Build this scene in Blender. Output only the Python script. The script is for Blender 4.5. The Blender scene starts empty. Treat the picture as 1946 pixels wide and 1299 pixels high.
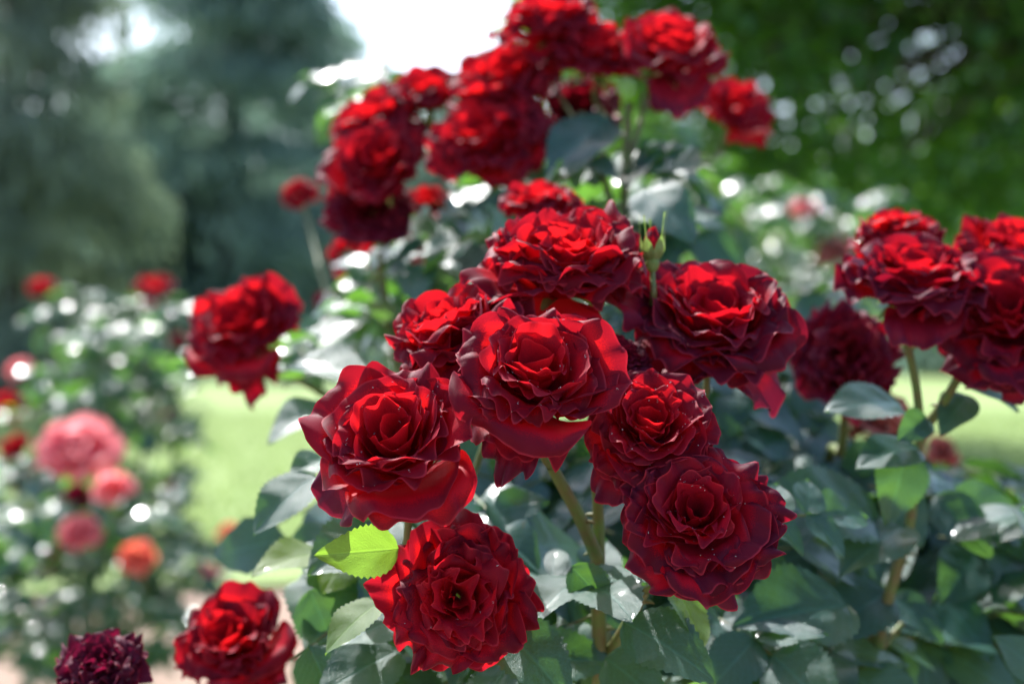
import bpy, math, random
import numpy as np
from mathutils import Vector, Matrix

SC = bpy.context.scene
COL = SC.collection
PI = math.pi

# ------------------------------------------------------------------ camera, world, sun, exposure
CAM_Z, PITCH, LENS, SENSOR = 1.25, math.radians(-1.5), 50.0, 36.0
cam_data = bpy.data.cameras.new('camera')
cam = bpy.data.objects.new('camera', cam_data)
COL.objects.link(cam)
cam.location = (0, 0, CAM_Z)
cam.rotation_euler = (PI / 2 + PITCH, 0, 0)
cam_data.lens, cam_data.sensor_width = LENS, SENSOR
cam_data.clip_start, cam_data.clip_end = 0.05, 500
cam_data.dof.use_dof = True
cam_data.dof.focus_distance = 0.775
cam_data.dof.aperture_fstop = 4.2
SC.camera = cam

SUN_EL, SUN_AZ = math.radians(50), math.radians(-24)      # azimuth from +Y, negative = towards -X
sun_dir = Vector((math.sin(SUN_AZ) * math.cos(SUN_EL), math.cos(SUN_AZ) * math.cos(SUN_EL), math.sin(SUN_EL)))
world = bpy.data.worlds.new('World')
SC.world = world
world.use_nodes = True
wn = world.node_tree
wn.nodes.clear()
w_out = wn.nodes.new('ShaderNodeOutputWorld')
w_bg = wn.nodes.new('ShaderNodeBackground')
w_sky = wn.nodes.new('ShaderNodeTexSky')
w_sky.sky_type = 'NISHITA'
w_sky.sun_disc = False
w_sky.sun_elevation = SUN_EL
w_sky.sun_rotation = SUN_AZ
w_sky.air_density, w_sky.dust_density, w_sky.ozone_density = 1.0, 2.6, 3.5
w_bg.inputs['Strength'].default_value = 0.15
wn.links.new(w_sky.outputs[0], w_bg.inputs['Color'])
wn.links.new(w_bg.outputs[0], w_out.inputs['Surface'])

sun_data = bpy.data.lights.new('sun', 'SUN')
sun_data.energy = 5.0
sun_data.angle = math.radians(0.55)
sun_data.color = (1.0, 0.98, 0.95)
sun = bpy.data.objects.new('sun', sun_data)
COL.objects.link(sun)
sun.rotation_euler = sun_dir.to_track_quat('Z', 'Y').to_euler()
sun.location = sun_dir * 30

SC.view_settings.view_transform = 'Standard'
SC.view_settings.look = 'None'
SC.view_settings.exposure = 1.25
SC.view_settings.gamma = 1.0
SC.view_settings.use_curve_mapping = False
SC.cycles.use_denoising = True
SC.cycles.max_bounces = 10
SC.cycles.transmission_bounces = 6
SC.cycles.diffuse_bounces = 4
SC.cycles.glossy_bounces = 3
SC.cycles.sample_clamp_indirect = 6.0
SC.cycles.caustics_reflective = False
SC.cycles.caustics_refractive = False
SC.render.film_transparent = False

# ------------------------------------------------------------------ helpers
FW, FH = 1946.0, 1299.0
_cp, _sp = math.cos(PITCH), math.sin(PITCH)
C_RIGHT = Vector((1, 0, 0))
C_UP = Vector((0, -_sp, _cp))
C_FWD = Vector((0, _cp, _sp))
K = SENSOR / LENS / FW                                    # metres per photo pixel at one metre


def P(x, y, d):
    """A point of the garden seen at photo coordinates x, y, d metres ahead of the camera."""
    return Vector((0, 0, CAM_Z)) + C_FWD * d + C_RIGHT * ((x - FW / 2) * K * d) + C_UP * ((FH / 2 - y) * K * d)


def pix(p):
    q = Vector(p) - Vector((0, 0, CAM_Z))
    d = q.dot(C_FWD)
    return FW / 2 + q.dot(C_RIGHT) / (K * d), FH / 2 - q.dot(C_UP) / (K * d), d


def D3(r, u, t):
    """Direction: right, up, towards the camera."""
    return (C_RIGHT * r + Vector((0, 0, 1)) * u + Vector((0, -1, 0)) * t).normalized()


def obj(name, me, mat=None, parent=None):
    if mat is not None and not me.materials:
        me.materials.append(mat)
    o = bpy.data.objects.new(name, me)
    COL.objects.link(o)
    if parent is not None:
        o.parent = parent
    return o


def empty(name, loc=(0, 0, 0)):
    o = bpy.data.objects.new(name, None)
    COL.objects.link(o)
    o.location = loc
    o.empty_display_size = 0.02
    return o


def tag(o, label=None, cat=None, group=None, kind=None):
    if label: o['label'] = label
    if cat: o['category'] = cat
    if group: o['group'] = group
    if kind: o['kind'] = kind
    return o


def mesh(name, verts, faces, uvs=None, smooth=True):
    """verts (n,3), faces list or (m,k) array, uvs per vertex."""
    me = bpy.data.meshes.new(name)
    verts = np.asarray(verts, dtype=np.float32)
    faces = np.asarray(faces, dtype=np.int32)
    n, k = faces.shape
    me.vertices.add(len(verts))
    me.vertices.foreach_set('co', verts.ravel())
    me.loops.add(n * k)
    me.loops.foreach_set('vertex_index', faces.ravel())
    me.polygons.add(n)
    me.polygons.foreach_set('loop_start', np.arange(0, n * k, k, dtype=np.int32))
    me.polygons.foreach_set('loop_total', np.full(n, k, dtype=np.int32))
    if uvs is not None:
        uvl = me.uv_layers.new(name='UVMap')
        uvl.data.foreach_set('uv', np.asarray(uvs, dtype=np.float32)[faces.ravel()].ravel())
    me.update(calc_edges=True)
    me.polygons.foreach_set('use_smooth', np.full(n, smooth, dtype=bool))
    me.validate()
    return me


def grid_faces(nu, nv, closed_u=False):
    """index = iv*nu + iu"""
    iu = np.arange(nu if closed_u else nu - 1)
    iv = np.arange(nv - 1)
    A, B = np.meshgrid(iu, iv)
    A, B = A.ravel(), B.ravel()
    A1 = (A + 1) % nu
    return np.stack([B * nu + A, B * nu + A1, (B + 1) * nu + A1, (B + 1) * nu + A], 1)


def tube(pts, radii, sides=8):
    """verts, faces of a tube along pts (list of Vector)."""
    pts = [Vector(p) for p in pts]
    n = len(pts)
    vs = []
    ref = Vector((0.31, 0.87, 0.12)).normalized()
    for i, p in enumerate(pts):
        t = (pts[min(i + 1, n - 1)] - pts[max(i - 1, 0)]).normalized()
        a = t.cross(ref).normalized()
        b = t.cross(a)
        for k in range(sides):
            an = 2 * PI * k / sides
            vs.append(p + (a * math.cos(an) + b * math.sin(an)) * radii[i])
    return np.array([tuple(v) for v in vs]), grid_faces(sides, n, True)


def spline(pts, n=8):
    """Catmull-Rom through pts."""
    pts = [Vector(p) for p in pts]
    q = [pts[0] * 2 - pts[1]] + pts + [pts[-1] * 2 - pts[-2]]
    out = []
    for i in range(1, len(q) - 2):
        for k in range(n):
            t = k / n
            a, b, c, d = q[i - 1], q[i], q[i + 1], q[i + 2]
            out.append(0.5 * ((2 * b) + (c - a) * t + (2 * a - 5 * b + 4 * c - d) * t * t + (3 * b - a - 3 * c + d) * t ** 3))
    out.append(pts[-1])
    return out


def merge(parts):
    """[(verts, faces, uvs)] -> one"""
    vs, fs, us, o = [], [], [], 0
    for p in parts:
        vs.append(p[0]); fs.append(np.asarray(p[1]) + o)
        us.append(p[2] if len(p) > 2 else np.zeros((len(p[0]), 2)))
        o += len(p[0])
    return np.concatenate(vs), np.concatenate(fs), np.concatenate(us)


# ------------------------------------------------------------------ materials
class NT:
    def __init__(self, name):
        self.m = bpy.data.materials.new(name)
        self.m.use_nodes = True
        self.t = self.m.node_tree
        self.t.nodes.clear()
        self.out = self.t.nodes.new('ShaderNodeOutputMaterial')

    def n(self, typ, **kw):
        nd = self.t.nodes.new(typ)
        for k, v in kw.items():
            setattr(nd, k, v)
        return nd

    def l(self, a, b):
        self.t.links.new(a, b)

    def put(self, sock, v):
        if hasattr(v, 'is_linked') or isinstance(v, bpy.types.NodeSocket):
            self.l(v, sock)
        else:
            if sock.type == 'RGBA' and len(v) == 3:
                v = (*v, 1)
            sock.default_value = v

    def math(self, op, a, b=0.0, clamp=False):
        nd = self.n('ShaderNodeMath', operation=op, use_clamp=clamp)
        self.put(nd.inputs[0], a)
        self.put(nd.inputs[1], b)
        return nd.outputs[0]

    def step(self, x, lo, hi, a=0.0, b=1.0):
        nd = self.n('ShaderNodeMapRange', interpolation_type='SMOOTHSTEP')
        for i, v in enumerate((x, lo, hi, a, b)):
            self.put(nd.inputs[i], v)
        return nd.outputs[0]

    def mix(self, f, a, b):
        nd = self.n('ShaderNodeMix', data_type='RGBA')
        self.put(nd.inputs[0], f)
        self.put(nd.inputs[6], a)
        self.put(nd.inputs[7], b)
        return nd.outputs[2]

    def noise(self, scale, detail=3.0, vec=None, rough=0.55):
        nd = self.n('ShaderNodeTexNoise')
        nd.inputs['Scale'].default_value = scale
        nd.inputs['Detail'].default_value = detail
        nd.inputs['Roughness'].default_value = rough
        if vec is not None:
            self.l(vec, nd.inputs['Vector'])
        return nd.outputs[0]

    def bump(self, h, strength, dist):
        nd = self.n('ShaderNodeBump')
        nd.inputs['Strength'].default_value = strength
        nd.inputs['Distance'].default_value = dist
        self.l(h, nd.inputs['Height'])
        return nd.outputs[0]

    def bsdf(self, **kw):
        nd = self.n('ShaderNodeBsdfPrincipled')
        for k, v in kw.items():
            self.put(nd.inputs[k.replace('_', ' ')], v)
        return nd

    def finish(self, bsdf, trans=None, fac=0.0, normal=None):
        if normal is not None:
            self.l(normal, bsdf.inputs['Normal'])
        if trans is None:
            self.l(bsdf.outputs[0], self.out.inputs[0])
        else:
            tr = self.n('ShaderNodeBsdfTranslucent')
            self.put(tr.inputs['Color'], trans)
            if normal is not None:
                self.l(normal, tr.inputs['Normal'])
            mx = self.n('ShaderNodeMixShader')
            self.put(mx.inputs[0], fac)
            self.l(bsdf.outputs[0], mx.inputs[1])
            self.l(tr.outputs[0], mx.inputs[2])
            self.l(mx.outputs[0], self.out.inputs[0])
        return self.m


def petal_material(name, red, deep, glow, edge_col, edge_amt=0.78, trans=0.43, rim=(0.62, 0.05, 0.08), sheen=0.25):
    N = NT(name)
    uv = N.n('ShaderNodeUVMap').outputs[0]
    sep = N.n('ShaderNodeSeparateXYZ')
    N.l(uv, sep.inputs[0])
    u, v = sep.outputs[0], sep.outputs[1]
    oi = N.n('ShaderNodeObjectInfo')
    rnd = oi.outputs['Random']
    ring = N.n('ShaderNodeSeparateColor')                  # red of the object colour: 0 heart petal, 1 outermost petal
    N.l(oi.outputs['Color'], ring.inputs[0])
    ring = ring.outputs[0]
    geo = N.n('ShaderNodeNewGeometry')
    co = N.n('ShaderNodeTexCoord').outputs['Object']
    au = N.math('ABSOLUTE', N.math('SUBTRACT', N.math('MULTIPLY', u, 2.0), 1.0))
    ed = N.math('MAXIMUM', N.math('MULTIPLY', au, N.step(v, 0.25, 0.7)), v)           # 1 at the rim
    nz = N.noise(70.0, 4.0, co)
    nz2 = N.noise(260.0, 3.0, co)
    base = N.mix(N.step(v, 0.0, 0.4), deep, red)
    base = N.mix(N.math('MULTIPLY', N.step(nz, 0.35, 0.7), 0.35), base, deep)
    base = N.mix(N.math('MULTIPLY', N.step(ed, 0.45, 1.0), N.math('MULTIPLY', ring, N.math('ADD', 0.4, N.math('MULTIPLY', rnd, 0.5)))), base, deep)
    # dark violet margin, uneven and blotched, stronger on some petals than on others
    lim = N.math('SUBTRACT', 1.03, N.math('MULTIPLY', N.math('ADD', N.math('MULTIPLY', nz, 0.30), N.math('MULTIPLY', nz2, 0.16)), N.math('ADD', 0.5, N.math('MULTIPLY', rnd, 0.9))))
    marg = N.math('MULTIPLY', N.step(ed, N.math('SUBTRACT', lim, 0.07), N.math('ADD', lim, 0.07)), N.math('MULTIPLY', N.step(ring, -0.2, 0.7), edge_amt))
    base = N.mix(marg, base, edge_col)
    rimf = N.math('MULTIPLY', N.step(ed, 0.972, 0.992), 0.6)  # thin pale line painted in for light caught by the petal edge
    base = N.mix(rimf, base, rim)
    base = N.mix(N.math('MULTIPLY', geo.outputs['Backfacing'], 0.10), base, rim)
    tcol = N.mix(N.math('MULTIPLY', marg, 0.75), glow, edge_col)
    tcol = N.mix(N.math('MULTIPLY', N.step(nz, 0.4, 0.7), 0.3), tcol, red)
    # veins running from the claw to the rim, faint
    vx = N.n('ShaderNodeCombineXYZ')
    N.l(N.math('MULTIPLY', u, 40.0), vx.inputs[0])
    N.l(N.math('MULTIPLY', v, 3.0), vx.inputs[1])
    vein = N.noise(1.0, 3.0, vx.outputs[0])
    nap = N.noise(1400.0, 2.0, co)                         # velvet nap
    base = N.mix(N.math('MULTIPLY', N.step(nap, 0.35, 0.75), 0.28), base, deep)
    hgt = N.math('ADD', N.math('MULTIPLY', vein, 0.6), N.math('MULTIPLY', nz2, 0.4))
    nrm = N.bump(hgt, 0.35, 0.0006)
    b = N.bsdf(Base_Color=base, Roughness=0.55, Specular_IOR_Level=0.12, Sheen_Weight=N.math('MULTIPLY', marg, sheen * 0.5), Sheen_Roughness=0.3, Sheen_Tint=(0.6, 0.55, 0.9))
    return N.finish(b, tcol, trans, nrm)


M_PETAL = petal_material('velvet_red_petal', (0.54, 0.007, 0.026), (0.17, 0.001, 0.011), (1.0, 0.014, 0.014), (0.026, 0.003, 0.018))
M_DEEP = petal_material('deep_crimson_petal', (0.42, 0.005, 0.026), (0.13, 0.001, 0.012), (0.95, 0.010, 0.014), (0.022, 0.003, 0.020), 0.95, 0.38)
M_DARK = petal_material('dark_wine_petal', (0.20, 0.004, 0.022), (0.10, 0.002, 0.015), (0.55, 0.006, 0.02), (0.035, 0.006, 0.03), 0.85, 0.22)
M_PURPLE = petal_material('withered_purple_petal', (0.09, 0.006, 0.03), (0.05, 0.004, 0.02), (0.35, 0.008, 0.05), (0.03, 0.008, 0.025), 0.9, 0.3)
M_PINK = petal_material('pink_petal', (0.90, 0.34, 0.36), (0.88, 0.26, 0.28), (0.98, 0.40, 0.42), (0.8, 0.3, 0.3), 0.3, 0.58, (0.85, 0.4, 0.4))
M_CORAL = petal_material('coral_petal', (0.82, 0.18, 0.12), (0.8, 0.15, 0.10), (0.98, 0.25, 0.14), (0.8, 0.3, 0.2), 0.3, 0.55, (0.85, 0.35, 0.25))
M_FADED = petal_material('faded_coral_petal', (0.42, 0.10, 0.09), (0.30, 0.03, 0.05), (0.6, 0.12, 0.06), (0.45, 0.22, 0.15), 0.6, 0.35, (0.6, 0.35, 0.3))


def leaf_material(name, top, under, glow, trans=0.30, rough=0.26, dew=0.6):
    N = NT(name)
    uv = N.n('ShaderNodeUVMap').outputs[0]
    sep = N.n('ShaderNodeSeparateXYZ')
    N.l(uv, sep.inputs[0])
    u, v = sep.outputs[0], sep.outputs[1]
    rnd = N.n('ShaderNodeObjectInfo').outputs['Random']
    geo = N.n('ShaderNodeNewGeometry')
    co = N.n('ShaderNodeTexCoord').outputs['Object']
    au = N.math('ABSOLUTE', N.math('SUBTRACT', N.math('MULTIPLY', u, 2.0), 1.0))
    # pinnate side veins and midrib
    ph = N.math('SUBTRACT', N.math('MULTIPLY', v, 9.0), N.math('MULTIPLY', au, 3.2))
    ph = N.math('ADD', ph, N.math('MULTIPLY', N.noise(26.0, 2.0, co), 1.6))
    side = N.math('POWER', N.math('ABSOLUTE', N.math('SINE', N.math('MULTIPLY', ph, PI))), 6.0)
    side = N.math('SUBTRACT', 1.0, side)                                   # 0 on the vein lines? keep as ridge height
    vein = N.math('POWER', N.math('ABSOLUTE', N.math('COSINE', N.math('MULTIPLY', ph, PI))), 24.0)
    mid = N.step(au, 0.0, 0.09, 1.0, 0.0)
    vv = N.math('MAXIMUM', N.math('MULTIPLY', vein, 0.45), mid)
    nz = N.noise(35.0, 3.0, co)
    fine = N.noise(900.0, 2.0, co)
    c = N.mix(N.step(nz, 0.3, 0.75), top, tuple(x * 0.6 for x in top))
    c = N.mix(N.math('MULTIPLY', rnd, 0.4), c, tuple(x * y for x, y in zip(top, (1.6, 1.15, 0.8))))
    c = N.mix(N.math('MULTIPLY', vv, 0.35), c, tuple(min(1, x * 2.4) for x in top))
    spot = N.math('MULTIPLY', N.step(N.noise(55.0, 5.0, co, 0.7), 0.66, 0.72), 0.7)      # a few brown flecks
    c = N.mix(spot, c, (0.09, 0.07, 0.03))
    c = N.mix(geo.outputs['Backfacing'], c, under)
    hgt = N.math('ADD', N.math('MULTIPLY', side, 0.10), N.math('MULTIPLY', fine, 0.3))
    hgt = N.math('SUBTRACT', hgt, N.math('MULTIPLY', vv, 0.5))
    nrm = N.bump(hgt, 0.6, 0.0009)
    ro = N.math('ADD', rough, N.math('MULTIPLY', N.step(fine, 0.35, 0.7), 0.22 * dew))
    ro = N.math('ADD', ro, N.math('MULTIPLY', geo.outputs['Backfacing'], 0.25))
    b = N.bsdf(Base_Color=c, Roughness=ro, Specular_IOR_Level=0.36, Coat_Weight=0.4, Coat_Roughness=0.10, Sheen_Weight=0.05 * dew, Sheen_Roughness=0.5, Sheen_Tint=(0.8, 0.9, 1.0))
    tc = N.mix(N.math('MULTIPLY', vv, 0.22), glow, tuple(min(1, x * 1.6) for x in glow))
    return N.finish(b, tc, trans, nrm)


M_LEAF = leaf_material('glossy_dark_rose_leaf', (0.030, 0.090, 0.085), (0.07, 0.14, 0.12), (0.16, 0.40, 0.03))
M_LEAF_Y = leaf_material('backlit_green_rose_leaf', (0.05, 0.13, 0.02), (0.10, 0.2, 0.06), (0.34, 0.62, 0.05), 0.42, 0.35)  # lighter copy of the leaf; sun shining through is put into its colour


def plain(name, col, rough=0.6, spec=0.4, trans=None, fac=0.3, noise=None, bump=0.0):
    N = NT(name)
    co = N.n('ShaderNodeTexCoord').outputs['Object']
    c, nrm = col, None
    if noise:
        sc, c2 = noise
        nz = N.noise(sc, 4.0, co)
        c = N.mix(N.step(nz, 0.3, 0.7), col, c2)
        if bump:
            nrm = N.bump(nz, 0.5, bump)
    b = N.bsdf(Base_Color=c, Roughness=rough, Specular_IOR_Level=spec)
    return N.finish(b, trans, fac, nrm)


M_STEM = plain('green_rose_cane', (0.10, 0.17, 0.035), 0.5, 0.4, noise=(90.0, (0.14, 0.11, 0.04)), bump=0.0004)
M_SEPAL = plain('pale_green_sepal', (0.16, 0.26, 0.07), 0.6, 0.3, (0.35, 0.55, 0.1), 0.3, noise=(300.0, (0.22, 0.30, 0.12)))
M_DEW = NT('dew_water')
M_DEW = M_DEW.finish(M_DEW.bsdf(Base_Color=(0.9, 0.9, 0.92), Roughness=0.03, IOR=1.33, Transmission_Weight=0.55, Specular_IOR_Level=1.0))

# ------------------------------------------------------------------ rose blooms
def lerp(a, b, t):
    return a + (b - a) * t


def petal_geo(rs, q, nu=17, nv=15):
    """One petal (unit bloom radius), attached near the origin; the flower axis is +Z, the petal leans towards +X.
    q: base (r,z), rim (r,z), a0/a1 start and end angle from the axis (rad), w half width, cup radius, ruffle, spiral ..."""
    U, V = np.meshgrid(np.linspace(-1, 1, nu), 1 - (1 - np.linspace(0, 1, nv)) ** 1.15)
    ph = rs.uniform(0, 2 * PI, 8)
    Vs = 2 * V - 1
    m = q['disc']                                         # square grid pulled to a rounded blade
    x = U * np.sqrt(1 - m * Vs ** 2 / 2)
    y = Vs * np.sqrt(1 - m * U ** 2 / 2)
    T = (y + 1) / 2
    T = T / T.max()
    wob = 0.03 * np.sin(1.9 * U + ph[0]) + q['nick'] * (0.022 * np.sin(5.1 * U + ph[1]) + 0.012 * np.sin(11.0 * U + ph[2]))
    T = T * (1 + (wob + q['tip'] * np.exp(-((U - 0.15 * math.sin(ph[3])) / 0.2) ** 2)) * V ** 2)
    p0 = np.array(q['base']); p3 = np.array(q['rim'])
    ln = np.hypot(*(p3 - p0))
    p1 = p0 + 0.45 * ln * np.array([math.sin(q['a0']), math.cos(q['a0'])])
    p2 = p3 - 0.42 * ln * np.array([math.sin(q['a1']), math.cos(q['a1'])])
    b = lambda T: ((1 - T) ** 3)[..., None] * p0 + (3 * T * (1 - T) ** 2)[..., None] * p1 + (3 * T * T * (1 - T))[..., None] * p2 + (T ** 3)[..., None] * p3
    c = b(T)
    dc = b(T + 0.01) - b(T - 0.01)
    dl = np.hypot(dc[..., 0], dc[..., 1]) + 1e-9
    tr, tz = dc[..., 0] / dl, dc[..., 1] / dl
    nr, nz = -tz, tr                                      # towards the axis / up
    w = q['w'] * (0.34 + 0.66 * np.sin(PI / 2 * np.clip(T / 0.55, 0, 1)) ** 1.2)
    s = x * w
    rho = np.maximum(q['cup'] * (0.55 + 0.45 * np.clip(c[..., 0] / max(p3[0], 1e-3), 0, 1.4)), q['w'] * 0.55)
    ang = np.clip(s / rho, -2.9, 2.9)
    lat = rho * np.sin(ang)
    ins = rho * (1 - np.cos(ang))
    # ruffles along the margin, sides rolled back, a soft dent in the blade
    edge = np.clip(np.maximum(V ** 3.2, np.abs(U) ** 3.0 * np.clip(V * 1.6, 0, 1)), 0, 1)
    arc = U * (1 + 0.9 * (1 - V))
    ruf = q['ruf'] * edge * (np.sin(q['k'] * arc + ph[4]) + 0.50 * np.sin(2.1 * q['k'] * arc + ph[5]) + 0.16 * np.sin(4.3 * q['k'] * arc + ph[6]))
    ruf += 0.018 * np.sin(3 * U + 4 * V + ph[7]) * V
    # the lip turns outwards, more in some stretches of the margin than in others
    lip = np.clip((np.maximum(V, np.abs(U) ** 1.5 * np.clip(1.6 * V - 0.2, 0, 1)) - 0.74) / 0.26, 0, 1) ** 1.8
    ruf -= q['lip'] * lip * (0.65 + 0.6 * np.sin(1.7 * q['k'] * arc + ph[1]))
    ruf -= q['roll'] * (np.abs(U) ** 4 * np.clip(V * 1.3 - 0.3, 0, 1)) 
    d = ins + ruf
    X = c[..., 0] + nr * d + q['spiral'] * U * V
    Z = c[..., 1] + nz * d + q['skew'] * U * V
    Y = lat
    vs = np.stack([X, Y, Z], -1).reshape(-1, 3)
    uv = np.stack([(U + 1) / 2, V], -1).reshape(-1, 2)
    return vs, grid_faces(nu, nv), uv


def rotz(vs, a):
    c, s = math.cos(a), math.sin(a)
    return np.stack([vs[:, 0] * c - vs[:, 1] * s, vs[:, 0] * s + vs[:, 1] * c, vs[:, 2]], 1)


def bloom_geo(seed, n=34, openness=1.0, ruffle=1.0, chaos=1.0, hang=2, sag=0.05, res=(25, 17), eye=(0.0, 0.0), high=1.0):
    """List of petals (verts, faces, uvs), innermost first, bloom radius about 1."""
    rs = np.random.RandomState(seed)
    out = []
    chaos0 = chaos
    az = rs.uniform(0, 2 * PI)
    # knots over t: 0 heart .. 1 outermost
    tk = [0.0, 0.10, 0.25, 0.45, 0.65, 0.82, 1.0]
    Rk = [0.07, 0.22, 0.39, 0.59, 0.78, 0.93, 1.02]
    Zk = [0.71, 0.73, 0.72, 0.67, 0.57, 0.42, 0.18]
    A1 = [-14, 0, 22, 50, 76, 98, 122]
    A0 = [6, 14, 35, 62, 78, 88, 96]
    Wk = [0.24, 0.38, 0.50, 0.57, 0.62, 0.66, 0.66]
    Ck = [0.12, 0.22, 0.38, 0.56, 0.82, 1.15, 1.6]
    Fk = [0.010, 0.018, 0.032, 0.050, 0.068, 0.080, 0.085]
    f = lambda t, ys: float(np.interp(t, tk, ys))
    for i in range(n):
        t = ((i + 0.3) / n) ** 0.80
        chaos = chaos0 * (0.35 if i < 5 else 1.0)
        az += 2.39996 + rs.normal(0, 0.38) * chaos
        g = -math.sin(az)                                   # 1 on the side that sags towards the ground (local -Y)
        to = min(1.0, t * openness * (1 + sag * g * t))
        R = f(to, Rk) * (1 + rs.normal(0, 0.075) * chaos)
        Z = f(to, Zk) * high - 0.8 * sag * g * t + rs.normal(0, 0.035) * chaos
        a1 = f(to, A1) + rs.normal(0, 14) * chaos * (0.25 + t)
        a0 = f(to, A0) + rs.normal(0, 6)
        q = dict(base=(0.03 + 0.05 * t, 0.14 - 0.14 * t), rim=(R, Z), a0=math.radians(a0), a1=math.radians(a1),
                 w=f(t, Wk) * (1 + rs.normal(0, 0.12)), cup=max(f(to, Ck), 0.9 * f(t, Ck)) * (1 + rs.normal(0, 0.10)),
                 ruf=f(t, Fk) * ruffle * rs.uniform(0.6, 1.35), k=rs.uniform(3.0, 6.4), nick=0.2 + 0.8 * t * ruffle,
                 disc=rs.uniform(0.82, 0.97), tip=rs.choice([0, 0, 0, 0.03, 0.05, -0.05]) * (0.3 + t),
                 roll=rs.uniform(0.0, 0.16) * t, lip=rs.uniform(0.02, 0.13) * min(1, 0.25 + 1.6 * t) * ruffle, spiral=(0.05 + 0.03 * rs.rand()) if t < 0.28 else rs.normal(0, 0.05) * chaos,
                 skew=rs.normal(0, 0.05) * chaos)
        if i >= n - hang:                                  # an old guard petal hanging below the bloom
            q['rim'] = (R * rs.uniform(0.88, 1.0), rs.uniform(-0.42, -0.18))
            q['a1'] = math.radians(rs.uniform(125, 160)); q['cup'] = 1.0; q['w'] *= 0.78; q['ruf'] *= 1.6
            az = -PI / 2 + rs.uniform(-1.1, 1.1)
        vs, fs, uv = petal_geo(rs, q, *res)
        tl = rs.normal(0, 0.08) * chaos      # each petal leans a little its own way
        cx, sx = math.cos(tl), math.sin(tl)
        vs = np.stack([vs[:, 0] * cx + vs[:, 2] * sx, vs[:, 1], vs[:, 2] * cx - vs[:, 0] * sx], 1)
        vs = rotz(vs, az)
        # the heart sits a little off the axis
        k = (1 - t) ** 1.2
        vs[:, 0] += eye[0] * k * vs[:, 2]; vs[:, 1] += eye[1] * k * vs[:, 2]
        # slow warp of the whole flower
        vs[:, 2] += 0.045 * chaos * np.sin(2.2 * vs[:, 0] + seed) * np.sin(1.9 * vs[:, 1] + 2 * seed)
        out.append((vs, fs, uv))
    return out
#%%SCENE

# ------------------------------------------------------------------ ground
def ground_material(name, c1, c2, c3, scale, bump, rough=0.9):
    N = NT(name)
    co = N.n('ShaderNodeTexCoord').outputs['Object']
    a = N.noise(scale, 6.0, co)
    b = N.noise(scale * 0.07, 3.0, co)
    c = N.mix(N.step(a, 0.3, 0.7), c1, c2)
    c = N.mix(N.step(b, 0.35, 0.7), c, c3)
    bs = N.bsdf(Base_Color=c, Roughness=rough, Specular_IOR_Level=0.2)
    return N.finish(bs, None, 0, N.bump(a, 0.8, bump))


M_SOIL = ground_material('mulched_soil', (0.20, 0.135, 0.10), (0.30, 0.22, 0.17), (0.24, 0.17, 0.13), 14.0, 0.02)
M_LAWN = ground_material('mown_lawn', (0.17, 0.24, 0.08), (0.25, 0.32, 0.13), (0.20, 0.28, 0.10), 30.0, 0.02)


def sheet(name, outline_fn, n, z, mat):
    me = mesh(name, *outline_fn(n, z), smooth=False)
    o = obj(name, me, mat)
    tag(o, kind='structure')
    return o


g = mesh('ground', [(-150, -60, 0), (150, -60, 0), (150, 260, 0), (-150, 260, 0)], [[0, 1, 2, 3]], smooth=False)
tag(obj('ground', g, M_SOIL), kind='structure')


def lawn_geo():
    """Lawn behind the beds: a near border that wanders, far edge under the trees."""
    xs = np.linspace(-60, 60, 121)
    near = 6.6 + 0.5 * np.sin(xs * 0.5) + 0.25 * np.sin(xs * 1.7 + 1) - 1.6 * np.clip((xs - 1.0) / 2.0, 0, 1)
    vs = np.concatenate([np.stack([xs, near, np.full_like(xs, 0.03)], 1), np.stack([xs, np.full_like(xs, 70.0), np.full_like(xs, 0.03)], 1)])
    return vs, grid_faces(121, 2)


tag(obj('lawn', mesh('lawn', *lawn_geo(), smooth=False), M_LAWN), kind='structure')

# short grass blades on the near strip of lawn that shows between the bushes
def grass_geo(seed, n, x0, x1, y0, y1):
    rs = np.random.RandomState(seed)
    x = rs.uniform(x0, x1, n); y = y0 + (y1 - y0) * rs.rand(n) ** 1.5
    h = rs.uniform(0.03, 0.07, n); a = rs.uniform(0, 2 * PI, n); w = rs.uniform(0.004, 0.009, n)
    lx, ly = rs.normal(0, 0.025, n), rs.normal(0, 0.025, n)
    p = np.stack([x, y, np.full(n, 0.03)], 1)
    d = np.stack([np.cos(a) * w, np.sin(a) * w, np.zeros(n)], 1)
    v = np.stack([p - d, p + d, p + np.stack([lx, ly, h], 1)], 1).reshape(-1, 3)
    return v, np.arange(3 * n).reshape(-1, 3)


M_GRASS = plain('grass_blade', (0.13, 0.20, 0.06), 0.5, 0.3, (0.34, 0.45, 0.16), 0.42)
go = obj('grass', mesh('grass', *grass_geo(5, 60000, -6, 8, 6.9, 16), smooth=False), M_GRASS)
tag(go, 'short mown green grass of the lawn behind the rose beds', 'grass', kind='stuff')

# ------------------------------------------------------------------ trees
M_BARK = plain('tree_bark', (0.09, 0.07, 0.055), 0.9, 0.2, noise=(18.0, (0.05, 0.04, 0.03)), bump=0.01)


def foliage_material(name, c1, c2, glow, trans, rough=0.45, spec=0.4, sc=1.3):
    N = NT(name)
    co = N.n('ShaderNodeTexCoord').outputs['Object']
    a = N.noise(sc, 3.0, co)
    b = N.noise(sc * 11, 2.0, co)
    c = N.mix(N.step(a, 0.35, 0.65), c1, c2)
    c = N.mix(N.math('MULTIPLY', N.step(b, 0.4, 0.7), 0.5), c, tuple(x * 0.55 for x in c1))
    bs = N.bsdf(Base_Color=c, Roughness=rough, Specular_IOR_Level=spec)
    return N.finish(bs, glow, trans)


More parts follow.
